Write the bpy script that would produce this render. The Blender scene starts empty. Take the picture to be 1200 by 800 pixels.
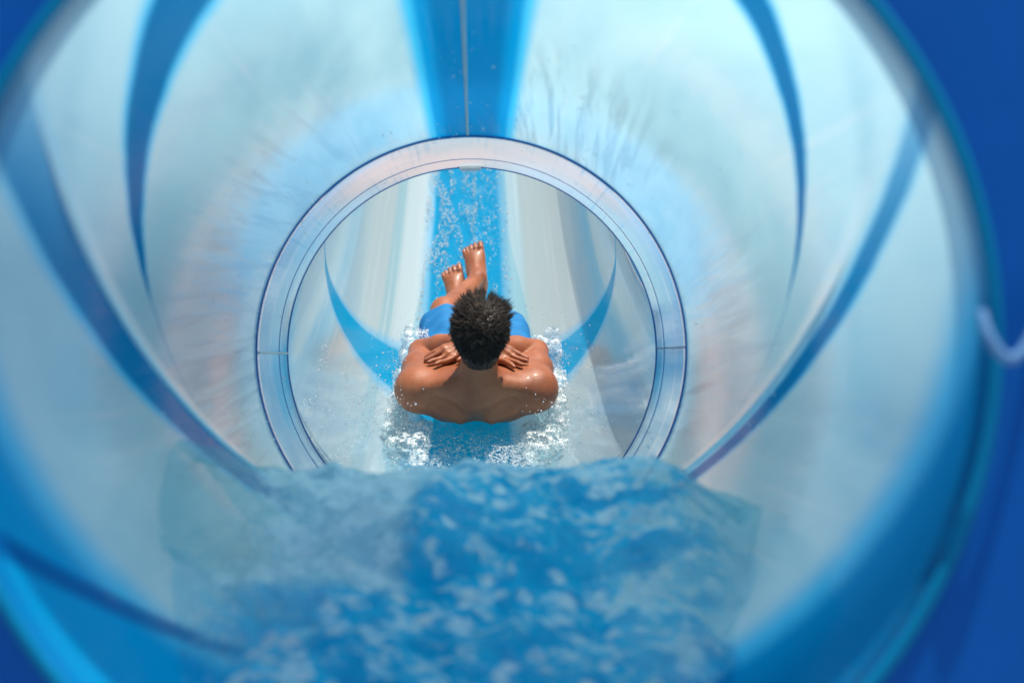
import bpy, math, random
import numpy as np
import openvdb as vdb
from mathutils import Vector, Matrix, noise

random.seed(7); RNG = np.random.default_rng(7)
sc = bpy.context.scene
COL = sc.collection
R = math.radians

# ------------------------------------------------------------------ frame
# The slide's drop runs along F (30 degrees down); U is its "up", X to the right.
PITCH = R(30)
F = Vector((0, math.cos(PITCH), -math.sin(PITCH)))
U = Vector((0, math.sin(PITCH), math.cos(PITCH)))
X = Vector((1, 0, 0))
CAM = Vector((0, 0, 8.0))
FPX = 1449.0
def P(x, u, d): return CAM + X*float(x) + U*float(u) + F*float(d)
FR = np.array([[X[i], U[i], F[i]] for i in range(3)])
def PN(a):                                  # (n,3) of x,u,d -> world
    return a @ FR.T + np.array(CAM)

TR = 0.52                                   # tube radius
def axis(d): return (-0.0455-0.0295*(d-1.2), -0.0128*(d-1.2))
def fpath():
    """floor line of the open flume: samples of (d,u)"""
    pts = []; d, u = 3.40, -0.556; s = 0.0
    while d < 15:
        pts.append((d, u))
        if d < 3.45: sl = .16
        elif d < 4.0: sl = .16+(d-3.45)/.55*.18
        elif d < 4.7: sl = .34+(d-4.0)/.7*.05
        elif d < 5.6: sl = .39+(d-4.7)/.9*.19
        else: sl = .58
        d += .05; u += .05*sl
    return pts
FP = fpath()
def floor_u(d):
    i = min(max((d-3.40)/.05, 0), len(FP)-2); k = int(i)
    return FP[k][1]+(FP[k+1][1]-FP[k][1])*(i-k)
def flume_x(d): return -0.112-0.032*(d-3.45)
def flume_pt(d, phi, r=TR):
    e = .05; sl = (floor_u(d+e)-floor_u(d-e))/(2*e) if d > 3.46 else .16
    n = math.hypot(1, sl); nu, nd = 1/n, -sl/n
    h = TR-r*math.cos(phi)
    return (flume_x(d)+r*math.sin(phi), floor_u(d)+h*nu, d+h*nd)

# ------------------------------------------------------------------ objects
def link(name, me, mats, parent=None, smooth=True):
    o = bpy.data.objects.new(name, me); COL.objects.link(o)
    for m in (mats if isinstance(mats, (list, tuple)) else [mats]): me.materials.append(m)
    if smooth: me.polygons.foreach_set('use_smooth', [True]*len(me.polygons))
    if parent is not None:
        o.parent = parent
        o.matrix_parent_inverse = Matrix.Translation(parent.location).inverted()
    return o
def tag(o, label=None, cat=None, group=None, kind=None):
    if label: o['label'] = label
    if cat: o['category'] = cat
    if group: o['group'] = group
    if kind: o['kind'] = kind
    return o
def empty(name, loc, label, cat):
    o = bpy.data.objects.new(name, None); COL.objects.link(o); o.location = loc
    return tag(o, label, cat)
def mesh(name, v, f, uv=None):
    me = bpy.data.meshes.new(name)
    me.from_pydata([tuple(p) for p in v], [], [tuple(q) for q in f]); me.update()
    if uv is not None:
        l = me.uv_layers.new(name='UVMap')
        vi = np.zeros(len(me.loops), dtype=np.int32); me.loops.foreach_get('vertex_index', vi)
        l.data.foreach_set('uv', np.asarray(uv, dtype=np.float32)[vi].ravel())
    return me
def grid(fn, us, vs):
    """fn(u,v) -> (x,u,d); the UV map keeps (u/360, v/10)"""
    v = []; uv = []; f = []
    for a in us:
        for b in vs:
            v.append(P(*fn(a, b))); uv.append((a/360, b/10))
    n = len(vs)
    for i in range(len(us)-1):
        for j in range(n-1):
            f.append((i*n+j, (i+1)*n+j, (i+1)*n+j+1, i*n+j+1))
    return v, f, uv
def ring(d, r, minor, seg=160, ms=10, flat=1.0):
    """torus round the tube's axis"""
    cx, cu = axis(d); v = []; f = []
    for i in range(seg):
        t = 2*math.pi*i/seg
        for j in range(ms):
            p = 2*math.pi*j/ms
            rr = r+minor*math.cos(p)
            v.append(P(cx+rr*math.cos(t), cu+rr*math.sin(t), d+minor*flat*math.sin(p)))
            f.append((i*ms+j, ((i+1) % seg)*ms+j, ((i+1) % seg)*ms+(j+1) % ms, i*ms+(j+1) % ms))
    return v, f
def tube_path(pts, rad, ms=8):
    v = []; f = []; n = len(pts)
    pts = [Vector(p) for p in pts]
    for i, p in enumerate(pts):
        t = (pts[min(i+1, n-1)]-pts[max(i-1, 0)]).normalized()
        a = t.cross(Vector((0.3, 0.1, 1))).normalized(); b = t.cross(a)
        rr = rad(i/(n-1)) if callable(rad) else rad
        for j in range(ms):
            q = 2*math.pi*j/ms
            v.append(p+rr*(math.cos(q)*a+math.sin(q)*b))
    for i in range(n-1):
        for j in range(ms):
            f.append((i*ms+j, i*ms+(j+1) % ms, (i+1)*ms+(j+1) % ms, (i+1)*ms+j))
    f.append(tuple(range(ms))[::-1]); f.append(tuple((n-1)*ms+j for j in range(ms)))
    return v, f

# ------------------------------------------------------------------ node helper
class V:
    def __init__(s, nt, sock): s.nt, s.s = nt, sock
    def _m(s, op, *o, clamp=False):
        n = s.nt.nodes.new('ShaderNodeMath'); n.operation = op; n.use_clamp = clamp
        s.nt.links.new(s.s, n.inputs[0])
        for i, q in enumerate(o):
            if isinstance(q, V): s.nt.links.new(q.s, n.inputs[i+1])
            else: n.inputs[i+1].default_value = q
        return V(s.nt, n.outputs[0])
    def __add__(s, o): return s._m('ADD', o)
    __radd__ = __add__
    def __mul__(s, o): return s._m('MULTIPLY', o)
    __rmul__ = __mul__
    def __sub__(s, o): return s._m('SUBTRACT', o)
    def __rsub__(s, o): return (s*-1.0)+o
    def __truediv__(s, o): return s._m('DIVIDE', o)
    def abs(s): return s._m('ABSOLUTE')
    def sin(s): return s._m('SINE')
    def max(s, o): return s._m('MAXIMUM', o)
    def min(s, o): return s._m('MINIMUM', o)
    def ss(s, a, b):                       # smoothstep a..b (a>b gives the falling edge)
        n = s.nt.nodes.new('ShaderNodeMapRange'); n.interpolation_type = 'SMOOTHSTEP'
        lo, hi, o0, o1 = (a, b, 0, 1) if a < b else (b, a, 1, 0)
        s.nt.links.new(s.s, n.inputs['Value'])
        n.inputs['From Min'].default_value = lo; n.inputs['From Max'].default_value = hi
        n.inputs['To Min'].default_value = o0; n.inputs['To Max'].default_value = o1
        return V(s.nt, n.outputs[0])
class Mat:
    def __init__(s, name):
        s.m = bpy.data.materials.new(name); s.m.use_nodes = True
        s.nt = s.m.node_tree; s.nt.nodes.clear()
        s.out = s.nt.nodes.new('ShaderNodeOutputMaterial')
    def node(s, t, **k):
        n = s.nt.nodes.new(t)
        for a, b in k.items():
            if a in n.inputs.keys():
                if isinstance(b, V): s.nt.links.new(b.s, n.inputs[a])
                elif hasattr(b, 'is_linked'): s.nt.links.new(b, n.inputs[a])
                else: n.inputs[a].default_value = (*b, 1) if isinstance(b, tuple) and len(b) == 3 and n.inputs[a].type == 'RGBA' else b
            else: setattr(n, a, b)
        return n
    def uv(s):
        n = s.node('ShaderNodeUVMap', uv_map='UVMap'); x = s.node('ShaderNodeSeparateXYZ')
        s.nt.links.new(n.outputs[0], x.inputs[0]); s.uvs = n.outputs[0]
        return V(s.nt, x.outputs[0]), V(s.nt, x.outputs[1])
    def obj(s):
        n = s.node('ShaderNodeTexCoord'); s.oc = n.outputs['Object']; return s.oc
    def vec(s, a, b, c=0.0):
        n = s.node('ShaderNodeCombineXYZ')
        for i, q in enumerate((a, b, c)):
            if isinstance(q, V): s.nt.links.new(q.s, n.inputs[i])
            else: n.inputs[i].default_value = q
        return n.outputs[0]
    def noise(s, vec, scale, detail=4, rough=.55, dist=0.0):
        n = s.node('ShaderNodeTexNoise'); s.nt.links.new(vec, n.inputs['Vector'])
        n.inputs['Scale'].default_value = scale; n.inputs['Detail'].default_value = detail
        n.inputs['Roughness'].default_value = rough; n.inputs['Distortion'].default_value = dist
        return V(s.nt, n.outputs[0])
    def voro(s, vec, scale, feature='F1'):
        n = s.node('ShaderNodeTexVoronoi'); n.feature = feature
        s.nt.links.new(vec, n.inputs['Vector']); n.inputs['Scale'].default_value = scale
        return V(s.nt, n.outputs['Distance'])
    def mixc(s, f, a, b):
        n = s.node('ShaderNodeMix', data_type='RGBA')
        for sock, q in ((n.inputs[0], f), (n.inputs[6], a), (n.inputs[7], b)):
            if isinstance(q, V): s.nt.links.new(q.s, sock)
            elif hasattr(q, 'is_linked'): s.nt.links.new(q, sock)
            elif isinstance(q, tuple): sock.default_value = (*q, 1)
            else: sock.default_value = q
        return n.outputs[2]
    def mixs(s, f, a, b):
        n = s.node('ShaderNodeMixShader')
        if isinstance(f, V): s.nt.links.new(f.s, n.inputs[0])
        elif hasattr(f, 'is_linked'): s.nt.links.new(f, n.inputs[0])
        else: n.inputs[0].default_value = f
        s.nt.links.new(a, n.inputs[1]); s.nt.links.new(b, n.inputs[2]); return n.outputs[0]
    def bump(s, h, strength, dist):
        n = s.node('ShaderNodeBump'); n.inputs['Strength'].default_value = strength; n.inputs['Distance'].default_value = dist
        s.nt.links.new(h.s, n.inputs['Height']); return n.outputs[0]
    def fin(s, sh): s.nt.links.new(sh, s.out.inputs[0]); return s.m
    def shell(s, col, trans, rough, ior=1.45, nrm=None, gain=1.0, matt=None):
        """translucent gelcoat: diffuse + translucent under a glossy coat"""
        k = {'Normal': nrm} if nrm is not None else {}
        d = s.node('ShaderNodeBsdfDiffuse', Color=col).outputs[0]
        t = s.node('ShaderNodeBsdfTranslucent', Color=col).outputs[0]
        g = s.node('ShaderNodeBsdfGlossy', Roughness=rough, **k)
        g.inputs['Color'].default_value = (1, 1, 1, 1)
        fr = V(s.nt, s.node('ShaderNodeFresnel', IOR=ior, **k).outputs[0])
        fac = fr*gain
        if matt is not None: fac = fac*matt
        return s.mixs(fac, s.mixs(trans, d, t), g.outputs[0])

def plain(name, col, rough=.4, spec=.5, bump=0.0, scale=40, var=.12, **extra):
    M = Mat(name); c = M.obj(); n = M.noise(c, scale, 5)
    b = M.node('ShaderNodeBsdfPrincipled', Roughness=rough)
    b.inputs['Specular IOR Level'].default_value = spec
    dark = tuple(q*(1-var) for q in col); lite = tuple(min(1, q*(1+var)) for q in col)
    M.nt.links.new(M.mixc(n, dark, lite), b.inputs['Base Color'])
    for k, q in extra.items(): b.inputs[k].default_value = q
    if bump: M.nt.links.new(M.bump(n, bump, .002), b.inputs['Normal'])
    return M.fin(b.outputs[0])

WHITE = (.51, .81, .89)
BLUE = (.0, .26, .58)
CYAN = (.0, .52, .90)
DEEP = (.0, .12, .32)

def tube_material():
    M = Mat('tube_gelcoat'); a, v = M.uv()
    th = a*360.0; d = v*10.0
    s = (a*(2*math.pi)).sin()
    wob = (M.noise(M.vec(a*40.0, v*6.0), 1.0, 3)-.5)
    # oblique painted hoops: B dips deep under the water, C hangs from the ceiling
    eB = (d-(1.86-1.34*s)+wob*.03).abs()
    left = th.ss(80, 130)
    hB = eB/(left*.055+.05)
    mB = hB.ss(1.0, .7)*(s.ss(.75, .1)*.95)
    edB = hB.ss(1.6, .85)*s.ss(.75, .0)
    eC = (d-(2.13-.9*s)+wob*.03).abs()
    wC = ((s-.12).max(.02))*(.075+left*.07)
    hC = eC/wC
    fC = s.ss(-.5, .35)
    mC = hC.ss(1.0, .75)*fC; edC = hC.ss(1.5, .9)*fC
    # ceiling stripe
    q = (th-90.0).abs()+wob*1.5
    mT = q.ss(10.3, 8.6); edT = q.ss(12.6, 10.0); inT = q.ss(8.5, 5.5)
    # floor stripe
    g = (th+90.0).abs().min((th-270.0).abs())+wob*3.0
    mF = g.ss(30, 26)
    # blue mouth band with an oblique inner edge
    e = d-(1.31-.37*s)+wob*.02; low = s.ss(.45, .0)
    mM = e.ss(-.01, -.09)*low; edM = e.ss(.09, -.03)*low; inM = e.ss(-.06, -.2)*low
    sk = (d-(.87-1.01*s)+wob*.03).abs().ss(.05, .015)*th.ss(190, 200)*th.ss(250, 225)
    scuff_refl = M.noise(M.vec(a*36.0+v*9.0, v*3.0-a*5.0), 3.0, 6, .7, .8)
    ringz = d.ss(1.9, 2.4)*((M.noise(M.vec(a*7.0, v*5.0+2.0), 1.0, 3)).ss(.42, .6).max(th.ss(112, 132)*th.ss(182, 150)*.9))  # scuff zones; the upper-left one places a painted reflection of the swimmer
    # faint streaks of resin running along and round the wall
    st = M.noise(M.vec(a*150.0, v*9.0), 1.0, 5, .6)
    st2 = M.noise(M.vec(a*14.0, v*14.0), 1.0, 4, .6, 1.0)
    faint = ((d-(1.75-.7*s)).abs().ss(.06, .01))*s.ss(.1, .35)*s.ss(.8, .5)*.35
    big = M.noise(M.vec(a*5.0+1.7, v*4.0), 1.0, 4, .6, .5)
    base = M.mixc(st2.ss(.35, .75)*.5+faint, WHITE, (.30, .60, .74))
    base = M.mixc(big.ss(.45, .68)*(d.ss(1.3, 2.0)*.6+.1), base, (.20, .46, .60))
    base = M.mixc(st.ss(.55, .8)*.35, base, (.82, .88, .90))
    base = M.mixc(scuff_refl.ss(.46, .60)*ringz*.6, base, (.26, .44, .54))  # scuff streaks, plus the swimmer's dark reflection put into the colour at upper left
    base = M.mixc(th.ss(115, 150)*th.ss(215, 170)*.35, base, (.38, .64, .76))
    edge = edB.max(edC).max(edT).max(edM)
    c = M.mixc(edge*.9, base, CYAN)
    c = M.mixc(mB.max(mC).max(mT).max(mF).max(mM), c, BLUE)
    c = M.mixc((inT*.75).max(mC*.7).max(mB*.45).max(inM*.45*th.ss(190, 160)), c, DEEP)
    pale = (d-(1.86-1.34*s)-.13+wob*.02).abs().ss(.06, .01)*s.ss(.5, .1)
    c = M.mixc(pale*.7, c, (.80, .93, .95))
    c = M.mixc(mM*th.ss(182, 192)*th.ss(275, 260)*.8, c, (.0, .38, .78))
    c = M.mixc(sk*.8, c, (.0, .09, .36))
    rough = st*.07+.025
    nb = M.bump(st+st2*1.0+scuff_refl*.5, .22, .004)
    return M.fin(M.shell(c, .62, rough, 1.45, nb, 1.0, (d.ss(1.2, 2.1)*.55+.45)*(1.0-(mM.max(mF)*.8).max(mC.max(mB).max(mT)*.5))))
def collar_material():
    M = Mat('collar_gelcoat'); a, v = M.uv(); th = a*360.0
    st = M.noise(M.vec(a*220.0, v*6.0), 1.0, 5, .6); st2 = M.noise(M.vec(a*16.0, v*26.0), 1.0, 4, .6)
    hoop = M.noise(M.vec(a*3.0, v*160.0), 1.0, 2)
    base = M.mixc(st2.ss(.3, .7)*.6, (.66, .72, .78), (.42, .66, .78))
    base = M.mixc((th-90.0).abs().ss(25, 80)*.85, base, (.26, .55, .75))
    base = M.mixc(hoop.ss(.52, .66)*.35, base, (.86, .88, .9))
    base = M.mixc(st.ss(.52, .66)*st2.ss(.4, .6)*.6, base, (.20, .48, .70))
    blue = ((th-3.0).abs().ss(13, 8)).max((th-205.0).abs().ss(40, 12)*.25).max((th-270.0).abs().min((th+90.0).abs()).ss(34, 24))
    c = M.mixc(blue*(st*.7+.35), base, (.02, .25, .55))
    return M.fin(M.shell(c, .62, st*.06+.03, 1.45, M.bump(st+hoop, .15, .003), 1.0))
def flume_material():
    M = Mat('flume_gelcoat'); a, v = M.uv(); ph = a*360.0; d = v*10.0
    ab = ph.abs()
    wob = M.noise(M.vec(a*30.0, v*8.0), 1.0, 3)-.5
    st = M.noise(M.vec(a*120.0, v*5.0), 1.0, 5, .6)
    lanes = M.noise(M.vec(a*16.0+3.3, v*.6), 1.0, 2)
    fine = M.noise(M.vec(a*60.0, v*30.0), 1.0, 5, .65)
    base = M.mixc(lanes.ss(.36, .62), (.36, .53, .60), (.46, .55, .58))
    base = M.mixc(ph.ss(24, 30)*ph.ss(60, 48)*.8, base, (.44, .53, .55))
    base = M.mixc(ph.ss(62, 67)*ph.ss(76, 70)*.6, base, (.34, .55, .64))
    base = M.mixc(ph.ss(74, 80)*.7, base, (.52, .74, .82))
    base = M.mixc(ph.ss(-46, -42)*ph.ss(-35, -39)*.7, base, (.26, .50, .60))
    base = M.mixc(ph.ss(-68, -64)*ph.ss(-44, -48)*.7, base, (.44, .55, .58))
    base = M.mixc(ph.ss(-64, -70)*.7, base, (.45, .70, .80))
    base = M.mixc(ph.ss(-40, -35)*ph.ss(-18, -22)*.8, base, (.52, .66, .72))
    base = M.mixc(ph.ss(17, 20)*ph.ss(28, 24)*.7, base, (.42, .62, .70))
    base = M.mixc(st.ss(.5, .75)*.3, base, (.70, .77, .80))
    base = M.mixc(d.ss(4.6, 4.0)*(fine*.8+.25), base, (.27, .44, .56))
    e = (ab+wob*3.0)
    e2 = (ph+3.0).abs()+wob*3.0
    mS = e2.ss(19.5, 16.5); edS = e2.ss(25, 18)
    hb = (d-4.66+wob*.03).abs()/((ab*-1.0+90.0).max(.5)*.0034+.012)
    mU = hb.ss(1.0, .75); edU = hb.ss(1.5, .9)
    c = M.mixc((edS.max(edU))*.6, base, (.05, .45, .80))
    c = M.mixc(mS.max(mU), c, (.0, .33, .62))
    return M.fin(M.shell(c, .5, fine*.07+.02, 1.45, M.bump(st+fine*.5+lanes, .15, .005), 1.0, 1.0-mS.max(mU)*.5))

def water_material():
    M = Mat('rushing_water'); c = M.obj()
    a, v = M.uv()                              # a = x in metres, v = distance along the slide in metres
    n1 = M.noise(M.vec(a*1.0+v*.25, v*1.15), 9.5, 6, .66, .9)
    n2 = M.noise(M.vec(a*1.0+v*.4, v*1.6), 30, 5, .65, .8)
    n3 = M.voro(M.vec(a*1.0, v*1.0), 27)
    foamy = (n1*.62+n2*.38)
    left = (a+.150+(n2-.5)*.07).ss(.02, -.02)*((v+(n2-.5)*.05).ss(1.60, 1.67))
    right = (a-.14).ss(0, .22)
    crest = (v-2.03).abs().ss(.14, .02)*.6
    foam = (foamy+left*.05+right*.05+crest*.06).ss(.500, .575)*.85
    blob = (n3+(n2-.5)*.5).ss(.42, .20)*n1.ss(.42, .50)
    f = foam.max(blob*1.0).max(left*.18)
    col = M.mixc(n1.ss(.38, .62), (.0, .48, .80), (.0, .70, .96))
    col = M.mixc(left*.85, col, (.52, .74, .80))
    col = M.mixc(right*.5, col, (.12, .52, .68))
    col = M.mixc(f*.95, col, (.90, .97, .98))
    nb = M.bump(n1+n2*.6, .8, .025)
    body = M.mixs(.12, M.node('ShaderNodeBsdfDiffuse', Color=col, Normal=nb).outputs[0],
                  M.node('ShaderNodeBsdfTranslucent', Color=col).outputs[0])
    tr = M.node('ShaderNodeBsdfTransparent'); tr.inputs['Color'].default_value = (.70, .93, .98, 1)
    see = M.mixs((f*.2+.80), tr.outputs[0], body)
    g = M.node('ShaderNodeBsdfGlossy', Roughness=.12, Normal=nb)
    fr = V(M.nt, M.node('ShaderNodeFresnel', IOR=1.33, Normal=nb).outputs[0])
    see = M.mixs((a-.15+(n1-.5)*.7).ss(.0, .22)*.93, see, tr.outputs[0])
    see = M.mixs((a+.37+(n1-.5)*.35).ss(.06, -.06)*.96, see, tr.outputs[0])
    return M.fin(M.mixs(fr*.35, see, g.outputs[0]))
def film_material():
    M = Mat('thin_running_water'); a, v = M.uv()
    n1 = M.noise(M.vec(a*1.0, v*.5), 16, 5, .6, .5); n2 = M.noise(M.vec(a*1.0, v*.7), 70, 4, .6)
    n3 = M.voro(M.vec(a*1.0, v*.5), 95)
    near = v.ss(4.28, 4.0)
    f = (n3.ss(.34, .16)*n1.ss(.44, .60)*.7).max((n1*.4+n2*.6).ss(.58, .70)*.35)
    # white water on the left of the painted lane, and churned up behind the swimmer
    lane = (a+.06+(n1-.5)*.1).ss(.03, -.03)*(a+.24).ss(-.06, .05)
    spk = (M.voro(M.vec(a*1.0, v*1.0), 130).ss(.5, .2)*n1.ss(.35, .55)).max(n2.ss(.46, .60)*.6)*near*(a+.115).abs().ss(.26, .16)
    f = (f*((lane*.8).max(near*.5)+.05)).max(spk*.8)
    nb = M.bump(n1+n2*.4, .5, .012)
    tr = M.node('ShaderNodeBsdfTransparent'); tr.inputs['Color'].default_value = (.82, .95, .98, 1)
    fo = M.mixs(.35, M.node('ShaderNodeBsdfDiffuse', Color=(.80, .86, .88), Normal=nb).outputs[0],
                M.node('ShaderNodeBsdfTranslucent', Color=(.8, .88, .9)).outputs[0])
    g = M.node('ShaderNodeBsdfGlossy', Roughness=.07, Normal=nb)
    fr = V(M.nt, M.node('ShaderNodeFresnel', IOR=1.33, Normal=nb).outputs[0])
    return M.fin(M.mixs(fr*.5, M.mixs(f, tr.outputs[0], fo), g.outputs[0]))
def foam_material():
    M = Mat('white_foam'); c = M.obj(); n = M.noise(c, 38, 6, .7); w = M.voro(c, 150)
    col = M.mixc(n.ss(.35, .65), (.70, .78, .80), (.82, .86, .87))
    nb = M.bump(n+w*.8, .35, .004)
    b = M.node('ShaderNodeBsdfPrincipled', Roughness=.35, Normal=nb)
    M.nt.links.new(col, b.inputs['Base Color'])
    b.inputs['Subsurface Weight'].default_value = 1.0; b.inputs['Subsurface Radius'].default_value = (1, 1, 1); b.inputs['Subsurface Scale'].default_value = .03
    tr = M.node('ShaderNodeBsdfTransparent'); tr.inputs['Color'].default_value = (.95, .98, .99, 1)
    return M.fin(M.mixs((w.ss(.30, .60)*.45+n.ss(.60, .42)*.85).min(.95), b.outputs[0], tr.outputs[0]))
def drop_material():
    M = Mat('water_drops')
    d = M.mixs(.5, M.node('ShaderNodeBsdfDiffuse', Color=(.92, .95, .96)).outputs[0], M.node('ShaderNodeBsdfTranslucent', Color=(.92, .95, .96)).outputs[0])
    g = M.node('ShaderNodeBsdfGlossy', Roughness=.08)
    fr = V(M.nt, M.node('ShaderNodeFresnel', IOR=1.33).outputs[0])
    return M.fin(M.mixs(fr, d, g.outputs[0]))
def skin_material():
    M = Mat('wet_skin'); c = M.obj()
    n = M.noise(c, 9, 5, .6); n2 = M.noise(c, 160, 4, .6); w = M.voro(c, 420)
    col = M.mixc(n.ss(.3, .7), (.27, .076, .028), (.41, .134, .052))
    col = M.mixc(n2.ss(.66, .74)*.35, col, (.20, .08, .045))
    b = M.node('ShaderNodeBsdfPrincipled')
    M.nt.links.new(col, b.inputs['Base Color'])
    M.nt.links.new((n2*.25+.36).s, b.inputs['Roughness'])
    b.inputs['Subsurface Weight'].default_value = .18; b.inputs['Subsurface Radius'].default_value = (1, .35, .2); b.inputs['Subsurface Scale'].default_value = .012
    b.inputs['Coat Weight'].default_value = .08; b.inputs['Coat Roughness'].default_value = .15
    M.nt.links.new(M.bump(n2+w*.4+n*.5, .45, .002), b.inputs['Normal'])
    return M.fin(b.outputs[0])
def hair_material():
    M = Mat('dark_hair'); c = M.obj(); n = M.noise(c, 45, 3, .6)
    col = M.mixc(n.ss(.56, .72), (.020, .0125, .008), (.115, .070, .036))
    b = M.node('ShaderNodeBsdfPrincipled', Roughness=.48); M.nt.links.new(col, b.inputs['Base Color'])
    b.inputs['Specular IOR Level'].default_value = .4
    return M.fin(b.outputs[0])

m_tube, m_collar, m_flume = tube_material(), collar_material(), flume_material()
m_water, m_film, m_foam, m_drop = water_material(), film_material(), foam_material(), drop_material()
m_skin, m_hair = skin_material(), hair_material()
m_wall = plain('blue_gelcoat_wall', (.0, .105, .46), .6, .15, .05, 6, .10)
m_lip = plain('blue_rim', (.0, .20, .42), .6, .1, .05, 20, .1)
m_gasket = plain('dark_blue_gasket', (.0, .11, .34), .3, .4, .1, 60, .15)
m_strip = plain('pale_sealant', (.55, .60, .60), .5, .4, .2, 90, .15)
m_darkstrip = plain('dark_sealant', (.06, .14, .22), .5, .4, .2, 90, .15)
m_shorts = plain('blue_cloth', (.015, .20, .48), .75, .3, .5, 300, .2)
m_ground = plain('pale_paving', (.52, .52, .49), .8, .3, .2, 3, .15)
m_rope = plain('pale_rope', (.10, .26, .52), .7, .3, .5, 200, .15)
m_ridge = plain('clear_resin_ridge', (.70, .86, .90), .2, .5, .05, 30, .08)
m_eye = plain('eye', (.7, .68, .65), .15, .6, 0, 10, .02)

# ------------------------------------------------------------------ setting
gv = [(-150, -150, 0), (150, -150, 0), (150, 150, 0), (-150, 150, 0)]
tag(link('ground', mesh('ground', gv, [(0, 1, 2, 3)]), m_ground, smooth=False), kind='structure')

# ------------------------------------------------------------------ the slide
slide = empty('water_slide', P(axis(3.0)[0], -.56, 3.0), 'translucent white water slide tube with painted blue stripes, opening into an open chute', 'water slide')
def tube_fn(r0):
    return lambda th, d: (axis(d)[0]+r0*math.cos(R(th)), axis(d)[1]+r0*math.sin(R(th)), d)
ths = np.linspace(-90, 270, 217); ds = np.linspace(1.225, 2.975, 72)
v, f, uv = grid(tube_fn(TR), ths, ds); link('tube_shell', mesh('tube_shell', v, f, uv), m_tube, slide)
v, f = ring(1.225, TR+.006, .007, flat=.6); link('mouth_rim', mesh('mouth_rim', v, f), m_lip, slide)
# end collar: a short sleeve set a little inside the shell, with thickness
ds = np.linspace(2.985, 3.45, 20)
v, f, uv = grid(tube_fn(TR-.006), ths, ds)
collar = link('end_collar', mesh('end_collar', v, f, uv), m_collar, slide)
for d, mi, r in ((2.980, .0042, TR-.0015), (3.300, .0014, TR-.006), (3.445, .0026, TR-.006)):
    v, f = ring(d, r, mi); link('joint_ring', mesh('joint_ring', v, f), m_gasket, slide)
v, f = ring(3.475, TR+.004, .008); link('end_rim', mesh('end_rim', v, f), m_collar, slide)
def strip(name, th, d0, d1, w, h, mat, r=TR, parent=slide):
    vv = []; ff = []; n = 24
    for i in range(n+1):
        d = d0+(d1-d0)*i/n; cx, cu = axis(d); t0 = R(th); ww = w*(1+.25*noise.noise((d*9, th, 0)))
        for (dt, rr) in ((-ww/2, r+.003), (-ww/2*.8, r-h), (ww/2*.8, r-h), (ww/2, r+.003)):
            t = t0+dt/r; vv.append(P(cx+rr*math.cos(t), cu+rr*math.sin(t), d))
    for i in range(n):
        for j in range(3): ff.append((i*4+j, i*4+j+1, i*4+j+5, i*4+j+4))
    ff.append((0, 1, 2, 3)); ff.append((n*4+3, n*4+2, n*4+1, n*4))
    return link(name, mesh(name, vv, ff), mat, parent)
def hoop(name, a0, a1, off, rad, mat, a, b):
    pts = []
    for th in np.linspace(a0, a1, 120):
        d = min(2.96, a-b*math.sin(R(th))+off); cx, cu = axis(d); pts.append(P(cx+(TR-.001)*math.cos(R(th)), cu+(TR-.001)*math.sin(R(th)), d))
    v, f = tube_path(pts, lambda t: rad*min(1, 5*t, 5*(1-t))+.0002, 8); return link(name, mesh(name, v, f), mat, slide)
hoop('joint_ridge', 150, 224, .095, .0060, m_ridge, 1.86, 1.34)
hoop('joint_ridge', -44, 14, .085, .0050, m_ridge, 1.86, 1.34)
strip('ceiling_seam', 91.0, 1.235, 2.97, .006, .003, m_strip)
strip('collar_seam', 180.5, 2.99, 3.44, .006, .003, m_strip, TR-.006, collar)
strip('collar_seam', 1.0, 2.99, 3.44, .004, .002, m_darkstrip, TR-.006, collar)
strip('joint_clip', 90.5, 3.425, 3.47, .060, .006, m_strip, TR-.006)
# the open chute
phs = np.linspace(-105, 105, 121); fd = np.concatenate([np.linspace(3.43, 6, 70), np.linspace(6.06, 14.5, 90)])
v, f, uv = grid(lambda ph, d: flume_pt(d, R(ph), TR+.006), phs, fd)
chute = link('open_chute', mesh('open_chute', v, f, uv), m_flume, slide)
for s in (-105, 105):
    v, f = tube_path([P(*flume_pt(d, R(s), TR+.028)) for d in fd[6::3]], .022, 10)
    link('chute_rim', mesh('chute_rim', v, f), m_collar, chute)

# blue bulkhead the mouth comes through
cx, cu = axis(1.23); v = []; f = []; n = 96; t0, t1 = 1.228, 1.258
def sq(t, hx=1.6, hu=1.9):
    c, s = math.cos(t), math.sin(t); hu = .57 if s > 0 else hu; k = min(hx/abs(c) if abs(c) > 1e-6 else 1e9, hu/abs(s) if abs(s) > 1e-6 else 1e9); return k*c, k*s
for i in range(n):
    t = 2*math.pi*(i+.5)/n; a, b = sq(t)
    for (xx, uu) in ((math.cos(t)*(TR+.009), math.sin(t)*(TR+.009)), (a, b)):
        for dd in (t0, t1): v.append(P(cx+xx, cu+uu, dd))
for i in range(n):
    a, b = i*4, ((i+1) % n)*4
    f += [(a, a+2, b+2, b), (a+1, b+1, b+3, a+3), (a+2, a+3, b+3, b+2), (a, b, b+1, a+1)]
wall = link('platform_wall', mesh('platform_wall', v, f), m_wall, smooth=False)
tag(wall, 'deep blue launch platform wall around the mouth of the slide', 'wall')
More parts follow.
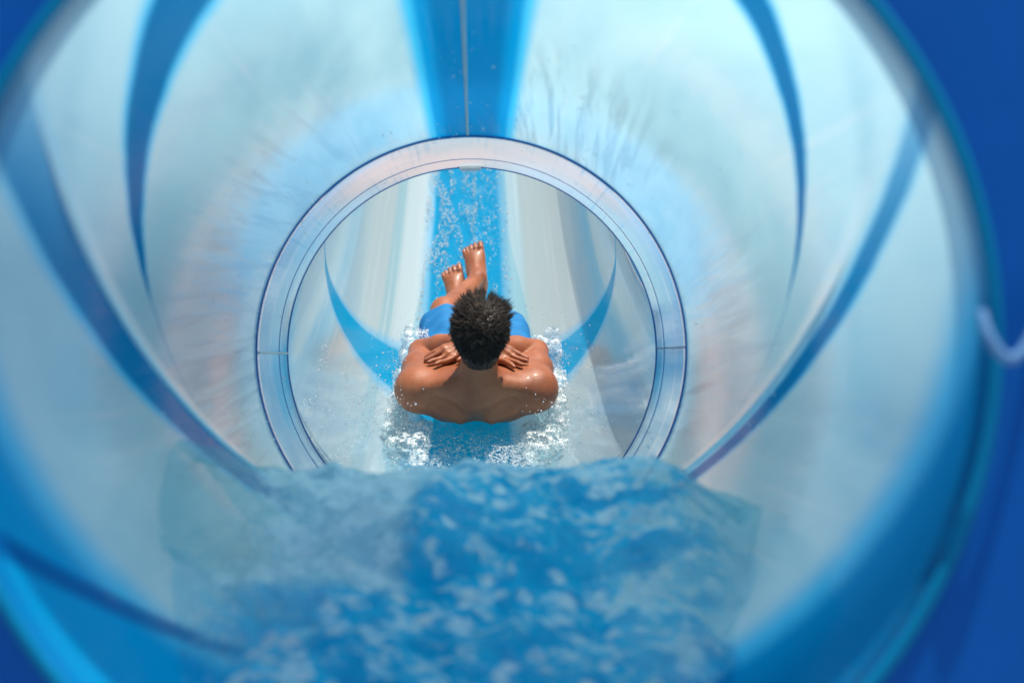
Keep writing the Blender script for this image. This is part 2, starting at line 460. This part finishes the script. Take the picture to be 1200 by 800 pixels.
# a loop of pale rope hanging on the bulkhead, cut by the right edge of the frame
def px(x, y, d): return P((x-600)/FPX*d, (400-y)/FPX*d, d)
rp = []
for (a, b, c) in ((1150, 366, 1.196), (1158, 392, 1.182), (1170, 411, 1.176), (1184, 421, 1.174), (1197, 413, 1.176), (1208, 396, 1.180), (1220, 370, 1.186), (1228, 335, 1.196)):
    rp.append(px(a, b, c+.025))
def smoothpath(p, k=6):
    o = []
    for i in range(len(p)-1):
        p0, p1, p2, p3 = p[max(i-1, 0)], p[i], p[i+1], p[min(i+2, len(p)-1)]
        for j in range(k):
            t = j/k; o.append(.5*((2*p1)+(p2-p0)*t+(2*p0-5*p1+4*p2-p3)*t*t+(3*p1-p0-3*p2+p3)*t**3))
    return o+[p[-1]]
v, f = tube_path(smoothpath(rp), .0055, 10)
tag(link('rope', mesh('rope', v, f), m_rope), 'pale loop of rope hanging on the dark blue wall beside the slide mouth', 'rope')

# ------------------------------------------------------------------ water
def sheet(name, fn, xs, dd, mat):
    v = []; uv = []; f = []; n = len(dd)
    for a in xs:
        for d in dd:
            x, u, dq = fn(a, d); v.append(P(x, u, dq)); uv.append((x, d))
    for i in range(len(xs)-1):
        for j in range(n-1): f.append((i*n+j, (i+1)*n+j, (i+1)*n+j+1, i*n+j+1))
    return link(name, mesh(name, v, f, uv), mat)
WD = [(.95, -.60), (1.2, -.50), (1.49, -.395), (1.65, -.345), (1.82, -.262), (1.95, -.218), (2.05, -.206), (2.14, -.235), (2.26, -.33), (2.45, -.44), (2.7, -.49), (3.1, -.515), (3.46, -.535)]
def lin(t, x):
    for (a, b), (c, e) in zip(t, t[1:]):
        if x <= c:
            k = (x-a)/(c-a); k = k*k*(3-2*k)*.5+k*.5; return b+(e-b)*k
    return t[-1][1]
def wave(s, d):
    cx, cu = axis(d); u0 = lin(WD, d)
    hw = math.sqrt(max(TR**2-(u0-cu)**2, .0004))+.004
    x = cx+s*hw
    amp = .034 if d < 2.3 else .012
    h = noise.fractal((x*5, d*5, 1.7), 1.0, 2.0, 5)*amp*.8+noise.noise((x*22, d*22, 4.0))*amp*.28+noise.noise((x*55, d*55, 9.0))*amp*.12
    e = max(0, abs(s)-.62)/.38; e = e*e*(3-2*e)
    u = u0+h+noise.noise((x*4.2+3, 2.0, d*1.5))*.035+.02*abs(s)**3+e*(noise.noise((d*7, s*2, 31))*.07+noise.noise((d*19, s*2, 11))*.035-(.09 if s > 0 else .0))
    # stay inside the wall
    rr = math.hypot(x-cx, u-cu)
    if rr > TR+.004 and d > 1.2: k = (TR+.004)/rr; x = cx+(x-cx)*k; u = cu+(u-cu)*k
    return x, u, d+noise.noise((x*12, d*9, 7.0))*.02
tag(sheet('water', wave, np.linspace(-1, 1, 260), np.linspace(1.24, 3.46, 320), m_water), kind='structure')
# thin water running down the chute: a flat pool round the swimmer, a film beyond
WL = [(3.44, .030), (3.7, .060), (4.0, .085), (4.6, .080), (5.2, .055), (6, .030), (14, .022)]
def film(s, d):
    h = lin(WL, d); a = math.acos(max(-1, 1-h/TR)); e = .05
    sl = (floor_u(d+e)-floor_u(d-e))/(2*e) if d > 3.46 else .16
    n = math.hypot(1, sl); nu, nd = 1/n, -sl/n
    x = flume_x(d)+s*TR*math.sin(a)*1.01
    z = h+(noise.fractal((x*9, d*6, 3.0), 1.0, 2.0, 5)*.012+noise.noise((x*30, d*26, 5.0))*.004)*min(1, h/.06)
    return x, floor_u(d)+z*nu, d+z*nd
tag(sheet('water_film', film, np.linspace(-1, 1, 120), np.concatenate([np.linspace(3.44, 6, 220), np.linspace(6.03, 14, 160)]), m_film), kind='structure')

# ------------------------------------------------------------------ swimmer: signed distances -> one skin
TILT = R(18.3)
S0 = np.array([-.117, -.154, 4.05])                    # x,u,d of the middle of the shoulders
def to_cam(p):                                         # (n,3) x,l,n -> x,u,d
    x, l, n = p[:, 0], p[:, 1], p[:, 2]
    return np.stack([S0[0]+x, S0[1]+l*math.sin(TILT)+n*math.cos(TILT), S0[2]+l*math.cos(TILT)-n*math.sin(TILT)], 1)
class SDF:
    def __init__(s, lo, hi, h):
        s.lo = np.array(lo, float); s.h = h
        s.n = np.ceil((np.array(hi)-s.lo)/h).astype(int)+1
        s.D = np.full(s.n, .2, np.float32)
    def box(s, lo, hi):
        a = np.clip(np.floor((lo-s.lo)/s.h).astype(int), 0, s.n-1); b = np.clip(np.ceil((hi-s.lo)/s.h).astype(int)+1, 1, s.n)
        ax = [s.lo[i]+s.h*np.arange(a[i], b[i]) for i in range(3)]
        return (slice(a[0], b[0]), slice(a[1], b[1]), slice(a[2], b[2])), np.stack(np.meshgrid(*ax, indexing='ij'), -1).astype(np.float32)
    def put(s, sl, f, k, op='u'):
        a = s.D[sl]
        if op == 'u':
            h = np.maximum(k-np.abs(a-f), 0)/k if k > 0 else 0; s.D[sl] = np.minimum(a, f)-h*h*k*.25
        else:
            f = -f; h = np.maximum(k-np.abs(a-f), 0)/k if k > 0 else 0; s.D[sl] = np.maximum(a, f)+h*h*k*.25
    def cone(s, a, b, r1, r2, k=.02, op='u'):
        a = np.array(a, float); b = np.array(b, float); m = max(r1, r2)+k+.03
        sl, p = s.box(np.minimum(a, b)-m, np.maximum(a, b)+m)
        ab = b-a; L2 = max(float(ab@ab), 1e-9)
        t = np.clip(((p-a)@ab)/L2, 0, 1); q = p-a-t[..., None]*ab
        s.put(sl, (np.sqrt((q*q).sum(-1))-(r1+(r2-r1)*t)).astype(np.float32), k, op)
    def ell(s, c, r, k=.02, M=None, op='u'):
        c = np.array(c, float); r = np.array(r, float); m = r.max()+k+.03
        sl, p = s.box(c-m, c+m); q = p-c
        if M is not None: q = q @ np.array(M).T          # rows of M: the ellipsoid's axes
        k0 = np.sqrt(((q/r)**2).sum(-1)); k1 = np.sqrt(((q/(r*r))**2).sum(-1))+1e-6
        s.put(sl, (k0*(k0-1)/k1).astype(np.float32), k, op)
    def at(s, p):
        i = np.clip(((np.array(p)-s.lo)/s.h).astype(int), 0, s.n-2); t = (np.array(p)-s.lo)/s.h-i
        c = s.D[i[0]:i[0]+2, i[1]:i[1]+2, i[2]:i[2]+2]
        for q in t: c = c[0]*(1-q)+c[1]*q
        return float(c)
    def mesh(s, name, smooth=2):
        g = vdb.FloatGrid(background=.2); g.copyFromArray(np.ascontiguousarray(s.D))
        pts, quads = g.convertToQuads(0.0)
        pts = np.asarray(pts, float)*s.h+s.lo
        quads = np.asarray(quads)
        e = np.concatenate([quads[:, [0, 1]], quads[:, [1, 2]], quads[:, [2, 3]], quads[:, [3, 0]]])
        for _ in range(smooth):
            acc = np.zeros_like(pts); cnt = np.zeros(len(pts))
            for a, b in ((0, 1), (1, 0)):
                np.add.at(acc, e[:, a], pts[e[:, b]]); np.add.at(cnt, e[:, a], 1)
            pts = pts*.5+.5*acc/cnt[:, None]
        return pts, quads
def np_mesh(name, pts_world, quads, flip=False):
    me = bpy.data.meshes.new(name); q = quads[:, ::-1] if flip else quads
    k = q.shape[1]
    me.vertices.add(len(pts_world)); me.vertices.foreach_set('co', np.asarray(pts_world, np.float32).ravel())
    me.loops.add(q.size); me.loops.foreach_set('vertex_index', np.ascontiguousarray(q, np.int32).ravel())
    me.polygons.add(len(q)); me.polygons.foreach_set('loop_start', np.arange(0, q.size, k, dtype=np.int32))
    me.update(calc_edges=True); me.validate(); return me
def nrm(v): v = np.array(v, float); return v/np.linalg.norm(v)

B = SDF((-.36, -.36, -.26), (.36, 1.60, .42), .004)
# trunk
B.ell((0, .13, -.015), (.158, .20, .098), .04)
B.ell((0, .045, -.045), (.185, .12, .078), .05)
for s in (-1, 1):
    B.ell((s*.085, .10, .045), (.085, .10, .05), .03)               # chest
    B.ell((s*.095, .05, -.075), (.075, .095, .045), .03)            # shoulder blade
    B.cone((s*.035, -.06, .03), (s*.165, -.01, .0), .052, .056, .05)  # trapezius
    B.ell((s*.195, .012, -.008), (.073, .085, .074), .04)           # deltoid
B.ell((0, .32, -.06), (.132, .18, .085), .05)
B.ell((0, .47, -.085), (.155, .12, .092), .05)
B.cone((0, -.06, -.115), (0, .16, -.150), .008, .010, .03, op='s')   # groove of the spine
for s in (-1, 1):
    B.cone((s*.050, -.056, -.078), (s*.165, -.052, -.034), .024, .022, .016)   # spine of the shoulder blade
    B.cone((s*.028, -.078, .050), (s*.150, -.050, .020), .030, .030, .016)     # edge of the trapezius
    B.cone((s*.148, -.088, -.045), (s*.138, -.062, -.085), .010, .010, .018, op='s')
    B.cone((s*.06, -.098, -.035), (s*.13, -.092, -.012), .010, .010, .02, op='s')
    B.ell((s*.085, .045, .105), (.055, .030, .035), .03, op='s')     # hollow above the collar bone
    B.ell((s*.14, .13, -.125), (.02, .05, .016), .02, op='s')        # under the shoulder blade
B.cone((0, -.096, -.035), (0, -.066, -.090), .009, .010, .022, op='s')
# neck and head
H = np.array([.017, -.084, .224]); up = nrm((.02, -.45, .89)); fw = nrm((.0, .89, .45)); fw = nrm(fw-up*(fw@up)); sd = np.cross(fw, up)
HM = [sd, fw, up]
def hp(x, f, u): return H+sd*x+fw*f+up*u
B.cone((0, -.055, .005), hp(0, -.03, -.075), .064, .056, .035)
B.cone((0, -.01, .03), hp(0, .01, -.085), .05, .05, .03)
B.ell(hp(0, -.008, .012), (.074, .096, .088), .02, HM)
B.ell(hp(0, .036, -.062), (.058, .066, .074), .03, HM)
B.ell(hp(0, .075, -.118), (.026, .022, .022), .03, HM)
B.cone(hp(0, .094, -.005), hp(0, .118, -.048), .008, .013, .012)
for s in (-1, 1):
    B.cone(hp(s*.012, .088, .018), hp(s*.045, .074, .018), .010, .010, .015)     # brow
    B.ell(hp(s*.032, .094, -.002), (.016, .012, .012), .01, HM, op='s')
    B.ell(hp(s*.012, .104, -.05), (.010, .010, .008), .008, HM)
    ea = nrm(sd*s*.9-fw*.45); em = [ea, nrm(fw+sd*s*.5), up]
    B.ell(hp(s*.087, -.002, -.020), (.009, .020, .032), .008, em)
    B.ell(hp(s*.096, .007, -.018), (.005, .010, .018), .006, em, op='s')
B.cone(hp(-.02, .096, -.082), hp(.02, .096, -.082), .007, .007, .008)
B.cone(hp(-.018, .094, -.094), hp(.018, .094, -.094), .008, .008, .008)
# legs
hipL, kneeL, ankL = np.array((-.095, .47, -.09)), np.array((-.150, .88, -.005)), np.array((-.030, 1.31, .010))
hipR, kneeR, ankR = np.array((.095, .47, -.09)), np.array((.065, .89, -.03)), np.array((-.112, 1.27, -.085))
toeL, toeR = np.array((-.059, 1.49, .149)), np.array((-.150, 1.435, .050))
for hip, kn, an in ((hipR, kneeR, ankR), (hipL, kneeL, ankL)):
    k = .012
    B.cone(hip, kn, .088, .054, .03)
    B.ell(kn+np.array((0, 0, .008)), (.05, .052, .05), .02)
    mid = kn+(an-kn)*.32+np.array((0, 0, -.012))
    B.cone(kn, mid, .047, .050, k); B.cone(mid, an, .049, .033, k)
def foot(an, toe, out):
    """out: +1 puts the little toe towards +x"""
    fd = nrm(toe-an); dn = np.array((0, -1., .6)); dn = nrm(dn-fd*(dn@fd)); sx = np.cross(fd, dn)*1.0
    if sx[0]*out < 0: sx = -sx
    heel = an-fd*.035-dn*.035
    B.ell(heel, (.032, .036, .034), .02)
    B.cone(an, heel, .034, .03, .015)
    ball = an+fd*.150-dn*.030
    B.cone(an+fd*.01-dn*.005, ball, .036, .020, .02)
    for o, r in ((-.027, .021), (-.008, .018), (.012, .017), (.030, .016)):
        B.cone(heel+sx*o*.5+fd*.03, ball+sx*o, .026, r, .018)
    for o, r, ln, sp in ((-.033, .0140, .056, .000), (-.0095, .0096, .057, .000), (.0095, .0092, .050, .0005), (.0270, .0086, .041, .001), (.0420, .0082, .031, .001)):
        b0 = ball+sx*o-dn*.0; b1 = b0+fd*ln*.6+sx*sp+dn*.008; b2 = b1+fd*ln*.45-dn*.002+sx*sp
        B.cone(b0, b1, r, r*.92, .0015); B.cone(b1, b2, r*1.02, r*.95, .001)
foot(ankR, toeR, -1); foot(ankL, toeL, -1)
# arms folded across the chest, hands on the opposite shoulders
def conform(p, o, r, gap=0.0):
    p = np.array(p, float); o = nrm(o); t = .10
    while t > -.08:
        if B.at(p+o*t) < r+gap: break
        t -= .002
    return p+o*t
def arm(s, hand_to, f_dir, o_dir, lift):
    """s: side of the shoulder; the hand ends at the other shoulder"""
    sh = np.array((s*.195, .01, .0)); el = np.array((s*.200, .285, .030))
    o = nrm(o_dir)
    wr = conform(np.array(hand_to)-nrm(f_dir)*.085, o, .026, lift)
    B.cone(sh, sh+(el-sh)*.5, .060, .053, .03); B.cone(sh+(el-sh)*.5, el, .053, .042, .03)
    m = el+(wr-el)*.3
    B.cone(el, m, .043, .045, .012); B.cone(m, wr, .045, .027, .012)
    return wr
def hand(wr, kc, f_dir, o_dir, thumb):
    o = nrm(o_dir); f = nrm(f_dir); o = nrm(o-f*(o@f)); sx = nrm(np.cross(f, o))*thumb      # sx towards the thumb
    kn = []
    joints = []
    for off, L, spread in ((.030, .072, .22), (.010, .080, .06), (-.010, .075, -.10), (-.029, .060, -.26)):
        dirf = nrm(f+sx*spread); k0 = conform(np.array(kc)+sx*off+f*(.004 if abs(off) < .02 else -.004), o, .011, .004)
        pts = [k0]; acc = 0
        for seg in (.45, .30, .25):
            acc += seg; pts.append(conform(np.array(kc)+sx*off+dirf*L*acc, o, .0085, .0035))
        joints.append(pts)
    th0 = conform(wr+sx*.022+f*.025, o, .012, .003); th1 = conform(wr+sx*.050+f*.055, o, .010, .003); th2 = conform(wr+sx*.060+f*.083, o, .009, .003)
    D0 = B.D.copy()
    for pts in joints:
        B.cone(wr+o*.002, pts[0], .019, .0115, .008)
        for a, b, r1, r2 in zip(pts, pts[1:], (.0108, .0098, .0090), (.0100, .0092, .0078)): B.cone(a, b, r1, r2, .0025)
        B.ell(pts[0]+o*.003, (.0105, .0105, .0105), .004)
    B.cone(wr, th0, .018, .014, .008); B.cone(th0, th1, .0135, .0105, .004); B.cone(th1, th2, .0105, .0085, .003)
kL, kR = np.array((-.100, .070, .12)), np.array((.100, .055, .115))
fL, fR = (-.85, -.50, -.30), (.78, -.58, -.35)
oL, oR = (-.25, -.30, .92), (.25, -.30, .92)
w1 = arm(1, kL, fL, oL, .004); hand(w1, kL, fL, oL, -1 if np.cross(nrm(fL), nrm(oL))[1] > 0 else 1)
w2 = arm(-1, kR, fR, oR, .004); hand(w2, kR, fR, oR, -1 if np.cross(nrm(fR), nrm(oR))[1] > 0 else 1)
pts, quads = B.mesh('body', 2)
body_me = np_mesh('person', PN(to_cam(pts)), quads)
# check orientation: outward normals
def fix_normals(me):
    import bmesh
    bm = bmesh.new(); bm.from_mesh(me); bmesh.ops.recalc_face_normals(bm, faces=bm.faces); bm.to_mesh(me); bm.free()
fix_normals(body_me)
person = link('person', body_me, m_skin)
tag(person, 'bare-chested person with dark hair and blue shorts sliding feet first down the chute, arms folded', 'person')
for s in (-1, 1):
    e = SDF(hp(s*.032, .088, -.002)-.02, hp(s*.032, .088, -.002)+.02, .002); e.ell(hp(s*.032, .083, -.002), (.012, .012, .012), 0)
    p, q = e.mesh('eye', 1); me = np_mesh('eye', PN(to_cam(p)), q); fix_normals(me); link('eye', me, m_eye, person)
# shorts
T = SDF((-.36, .30, -.26), (.36, .90, .20), .005)
T.ell((0, .47, -.082), (.172, .135, .108), .03)
for hip, kn in ((hipL, kneeL), (hipR, kneeR)):
    T.cone(hip+np.array((0, 0, .0)), hip+(kn-hip)*.74, .108, .104, .03)
g = np.stack(np.meshgrid(*[T.lo[i]+T.h*np.arange(T.n[i]) for i in range(3)], indexing='ij'), -1)
fold = np.sin(g[..., 0]*62+g[..., 1]*38+3*np.sin(g[..., 1]*14))*.0045+np.sin(g[..., 0]*29-g[..., 1]*80)*.003
T.D += fold.astype(np.float32)
T.D = np.maximum(T.D, (.395-g[..., 1]).astype(np.float32))
for hip, kn in ((hipL, kneeL), (hipR, kneeR)):
    ax = nrm(kn-hip); cut = ((g-(hip+(kn-hip)*.70)) @ ax).astype(np.float32)
    side = (g[..., 0] < 0) if hip[0] < 0 else (g[..., 0] >= 0)
    T.D = np.where(side, np.maximum(T.D, cut), T.D)
p, q = T.mesh('swim_shorts', 2); me = np_mesh('swim_shorts', PN(to_cam(p)), q); fix_normals(me); link('swim_shorts', me, m_shorts, person)

# hair: a thin cap and many tapering locks
C = SDF(H-.16, H+.16, .004)
C.ell(hp(0, -.014, .016), (.0760, .0960, .0870), .0, HM)
C.ell(hp(0, -.050, -.045), (.061, .055, .060), .03, HM)
g = np.stack(np.meshgrid(*[C.lo[i]+C.h*np.arange(C.n[i]) for i in range(3)], indexing='ij'), -1)-H
gf, gu, gs = g@fw, g@up, g@sd
face = np.minimum(gf-.052, .045-gu); C.D = np.maximum(C.D, np.minimum(gf-.02, .03-gu-.5*gf).astype(np.float32))
C.D = np.maximum(C.D, (-.085-gu+np.sin(gs*90)*.003).astype(np.float32))
C.D += (RNG.normal(size=C.n)*.002).astype(np.float32)
p, q = C.mesh('hair', 1); nb = len(p)
HV = [p]; HF = [np.concatenate([q[:, [0, 1, 2]], q[:, [0, 2, 3]]])]; base = nb
NS = 13000
SGN = 1.0 if sd[0] > 0 else -1.0
whorl = nrm(np.array((.0, -.55, .83)))                       # in (side, forward, up)
zz = RNG.normal(size=(NS*3, 3)); zz /= np.linalg.norm(zz, axis=1)[:, None]
zz = zz[(zz[:, 2] > -.75+.9*np.maximum(zz[:, 1], -.2)) & (zz[:, 1] < .80)][:NS]
K = 5
def scalp(q):
    rr = np.array((.0775, .097, .088)) if not (q[2] < -.05 and q[1] < 0) else np.array((.070, .100, .085))
    return hp(*(q*rr+np.array((0, -.014, .014)))), nrm(sd*q[0]/.08+fw*q[1]/.1+up*q[2]/.09)
def lock(q):
    """centre line of one lock of hair"""
    root, n3 = scalp(q)
    away = q-whorl*(q@whorl); aw = nrm(away+1e-4); flow = sd*aw[0]+fw*aw[1]+up*aw[2]; sw = np.cross(n3, flow)
    if q@whorl > .86: flow = nrm(np.cross(n3, nrm(RNG.normal(size=3)))); sw = np.cross(n3, flow)
    top = max(0.0, min(1.0, (q[2]+.15)*1.4)); fr_ = max(0, q[1])*top
    L = (.014+.022*top+.022*fr_)*RNG.uniform(.75, 1.3)
    t1, t2 = RNG.normal()*.38, RNG.normal()*.7
    dirv = nrm(flow+sw*(.30+t1*(.4+.6*top))+fw*.5*top+n3*(.0+.12*top*RNG.uniform(.0, 1.6)))
    if q[1] > .22 and q[0]*SGN > .15 and q[2] > .15: dirv = nrm(sd*SGN*.9+fw*.55+up*.3+n3*.35+sw*t1*.4); L = RNG.uniform(.034, .060)
    bend = nrm(flow+sw*t2*.9-n3*(.85-.55*fr_)); p = root-n3*.003; o = [p]
    for k in range(K):
        dirv = nrm(dirv+bend*.28); p = p+dirv*(L/K)
        r_ = p-hp(0, -.014, .016); e_ = np.array((r_@sd/.0775, r_@fw/.099, r_@up/.090)); m_ = np.linalg.norm(e_)
        lim = 1.012+.03*(k+1)/K*(.2+top)
        if m_ < lim: p = p+r_*(lim/m_-1)
        o.append(p)
    return np.array(o), n3
NG = 900
guides = [lock(q) for q in zz[:NG]]; groots = np.array([g_[0][0] for g_ in guides])
V4 = []; F4 = []
for i, q in enumerate(zz):
    root, n3 = scalp(q); root = root-n3*.003
    dist = ((groots-root)**2).sum(1); j1 = int(dist.argmin()); gl = guides[j1][0]
    off = root-gl[0]; w0 = RNG.uniform(.0008, .0016); ln = RNG.uniform(.6, 1.1); jit = RNG.normal(size=3)*.0035
    dv = nrm(gl[-1]-gl[0]); a = nrm(np.cross(dv, n3)); b = np.cross(dv, a)
    for k in range(K+1):
        t = k/K; c = gl[0]+(gl[k]-gl[0])*ln+off*(1-.42*t)+jit*t*t; w = w0*(1-t)**.6+.0001
        for j in range(3):
            an = 2.094*j; V4.append(c+w*(math.cos(an)*a+math.sin(an)*b))
    o = base+i*(K+1)*3
    for k in range(K):
        for j in range(3):
            p0, p1 = o+k*3+j, o+k*3+(j+1) % 3
            F4.append((p0, p1, p1+3)); F4.append((p0, p1+3, p0+3))
HV.append(np.array(V4)); HF.append(np.array(F4))
me = np_mesh('hair', PN(to_cam(np.concatenate(HV))), np.concatenate(HF)); fix_normals(me)
link('hair', me, m_hair, person)

# ------------------------------------------------------------------ foam and drops round the swimmer
W = SDF((-.42, -.36, -.24), (.42, .78, .08), .004)
def blobs(n, xr, lr, nr, rr):
    for _ in range(n):
        W.ell((RNG.uniform(*xr), RNG.uniform(*lr), RNG.uniform(*nr)), np.array((1.25, 1.25, .75))*RNG.uniform(*rr), .026)
for s in (-1, 1):
    blobs(90, sorted((s*.19, s*.28)), (.40, .70), (-.15, -.005), (.008, .022))
    blobs(12, sorted((s*.20, s*.26)), (.46, .66), (-.14, -.04), (.025, .038))
    blobs(110, sorted((s*.240, s*.295)), (-.05, .42), (-.16, -.05), (.005, .014))
    blobs(90, sorted((s*.16, s*.29)), (-.20, .02), (-.16, -.115), (.004, .012))
blobs(40, (-.20, .20), (-.28, -.10), (-.165, -.130), (.004, .010))
g = np.stack(np.meshgrid(*[W.lo[i]+W.h*np.arange(W.n[i]) for i in range(3)], indexing='ij'), -1)
W.D += (np.sin(g[..., 0]*170+np.sin(g[..., 1]*60)*2)*np.sin(g[..., 1]*190+g[..., 2]*90)*np.sin(g[..., 2]*160+g[..., 0]*50)*.004).astype(np.float32)
W.D += (RNG.normal(size=W.n)*.0013).astype(np.float32)
p, q = W.mesh('foam', 1); me = np_mesh('foam', PN(to_cam(p)), q); fix_normals(me)
tag(link('foam', me, m_foam), kind='stuff')
# drops
ico = []
t = (1+5**.5)/2
for a, b in ((1, t), (-1, t), (1, -t), (-1, -t)): ico += [(a*1., b, 0), (0, a, b), (b, 0, a)]
ico = np.array(ico); ico /= np.linalg.norm(ico[0])
IF = []
import itertools
for tri in itertools.combinations(range(12), 3):
    if all(np.linalg.norm(ico[i]-ico[j]) < 1.1 for i, j in itertools.combinations(tri, 2)):
        a, b, c = tri
        if np.dot(np.cross(ico[b]-ico[a], ico[c]-ico[a]), ico[a]) < 0: b, c = c, b
        IF.append((a, b, c))
IF = np.array(IF)
DV = []; DF = []; nn = 0
def drops(cs, rs):
    global nn
    for c, r in zip(cs, rs):
        DV.append(np.asarray(c)+ico*np.array((1, 1, 1))*r); DF.append(IF+nn); nn += 12
def local_drops(n, xr, lr, nr, rr):
    c = np.stack([RNG.uniform(*xr, n), RNG.uniform(*lr, n), RNG.uniform(*nr, n)], 1); r = rr[0]+(rr[1]-rr[0])*RNG.random(n)**3
    drops(to_cam(c), r)
for s in (-1, 1):
    local_drops(900, sorted((s*.19, s*.34)), (-.22, .75), (-.14, .02), (.0008, .0030))
    local_drops(160, sorted((s*.15, s*.40)), (-.30, .80), (-.10, .10), (.001, .004))
local_drops(900, (-.28, .28), (-.50, -.10), (-.17, -.12), (.001, .0045))
def chute_drops(n, ar, dr, hr, rr, bias=1.0):
    cs = []; rs = []
    for _ in range(n):
        d = dr[0]+(dr[1]-dr[0])*RNG.random(); a = R(RNG.uniform(*ar)); h = RNG.uniform(*hr)
        if noise.noise((a*9, d*4, 0)) < -.1: continue
        cs.append(flume_pt(d, a, TR-h)); rs.append((rr[0]+(rr[1]-rr[0])*RNG.random()**3)*d/5)
    drops(cs, rs)
chute_drops(9000, (-27, 3), (4.8, 9.0), (.02, .04), (.0014, .0055))
chute_drops(700, (4, 22), (4.8, 9.0), (.02, .04), (.002, .006))
chute_drops(500, (-70, -38), (3.5, 4.3), (-.003, .01), (.0015, .005))
chute_drops(200, (35, 60), (3.5, 4.3), (-.003, .01), (.0015, .004))
cs = []; rs = []
for _ in range(900):
    d = RNG.uniform(1.9, 3.4); a = R(RNG.uniform(-60, 240)); cx_, cu_ = axis(d)
    if noise.noise((a*3, d*3, 8)) < .05: continue
    rq = TR-.006-.001; cs.append((cx_+rq*math.cos(a), cu_+rq*math.sin(a), d)); rs.append(.0008+.0022*RNG.random()**2)
drops(cs, rs)
me = np_mesh('water_spray', PN(np.concatenate(DV)), np.concatenate(DF))
tag(link('water_spray', me, m_drop), kind='stuff')

# ------------------------------------------------------------------ camera, light, sky
cd = bpy.data.cameras.new('camera'); cam = bpy.data.objects.new('camera', cd); COL.objects.link(cam); sc.camera = cam
cam.matrix_world = Matrix(((X.x, U.x, -F.x, CAM.x), (X.y, U.y, -F.y, CAM.y), (X.z, U.z, -F.z, CAM.z), (0, 0, 0, 1)))
cd.sensor_width = 36; cd.lens = FPX/1200*36; cd.clip_start = .02; cd.clip_end = 1000
cd.dof.use_dof = True; cd.dof.focus_distance = 3.95; cd.dof.aperture_fstop = 2.1

sun_dir = Vector((.17, .40, .90)).normalized()                # towards the sun
elev = math.asin(sun_dir.z); az = math.atan2(sun_dir.x, sun_dir.y)
sd_ = bpy.data.lights.new('sun', 'SUN'); sd_.energy = 5.0; sd_.angle = R(.53); sd_.color = (1, .91, .78)
so = bpy.data.objects.new('sun', sd_); COL.objects.link(so); so.location = (4, 6, 20)
so.rotation_euler = (-sun_dir).to_track_quat('-Z', 'Y').to_euler()
w = bpy.data.worlds.new('World'); sc.world = w; w.use_nodes = True; nt = w.node_tree
sky = nt.nodes.new('ShaderNodeTexSky'); sky.sky_type = 'NISHITA'; sky.sun_disc = False
sky.sun_elevation = elev; sky.sun_rotation = az; sky.altitude = 10; sky.dust_density = 1.0
bg = nt.nodes['Background']; nt.links.new(sky.outputs[0], bg.inputs[0]); bg.inputs[1].default_value = .10
sc.view_settings.view_transform = 'Standard'; sc.view_settings.look = 'None'
sc.view_settings.exposure = 0.2; sc.view_settings.gamma = 1.0; sc.view_settings.use_curve_mapping = False
sc.cycles.max_bounces = 14; sc.cycles.diffuse_bounces = 8; sc.cycles.transmission_bounces = 8; sc.cycles.transparent_max_bounces = 16
sc.cycles.use_denoising = True
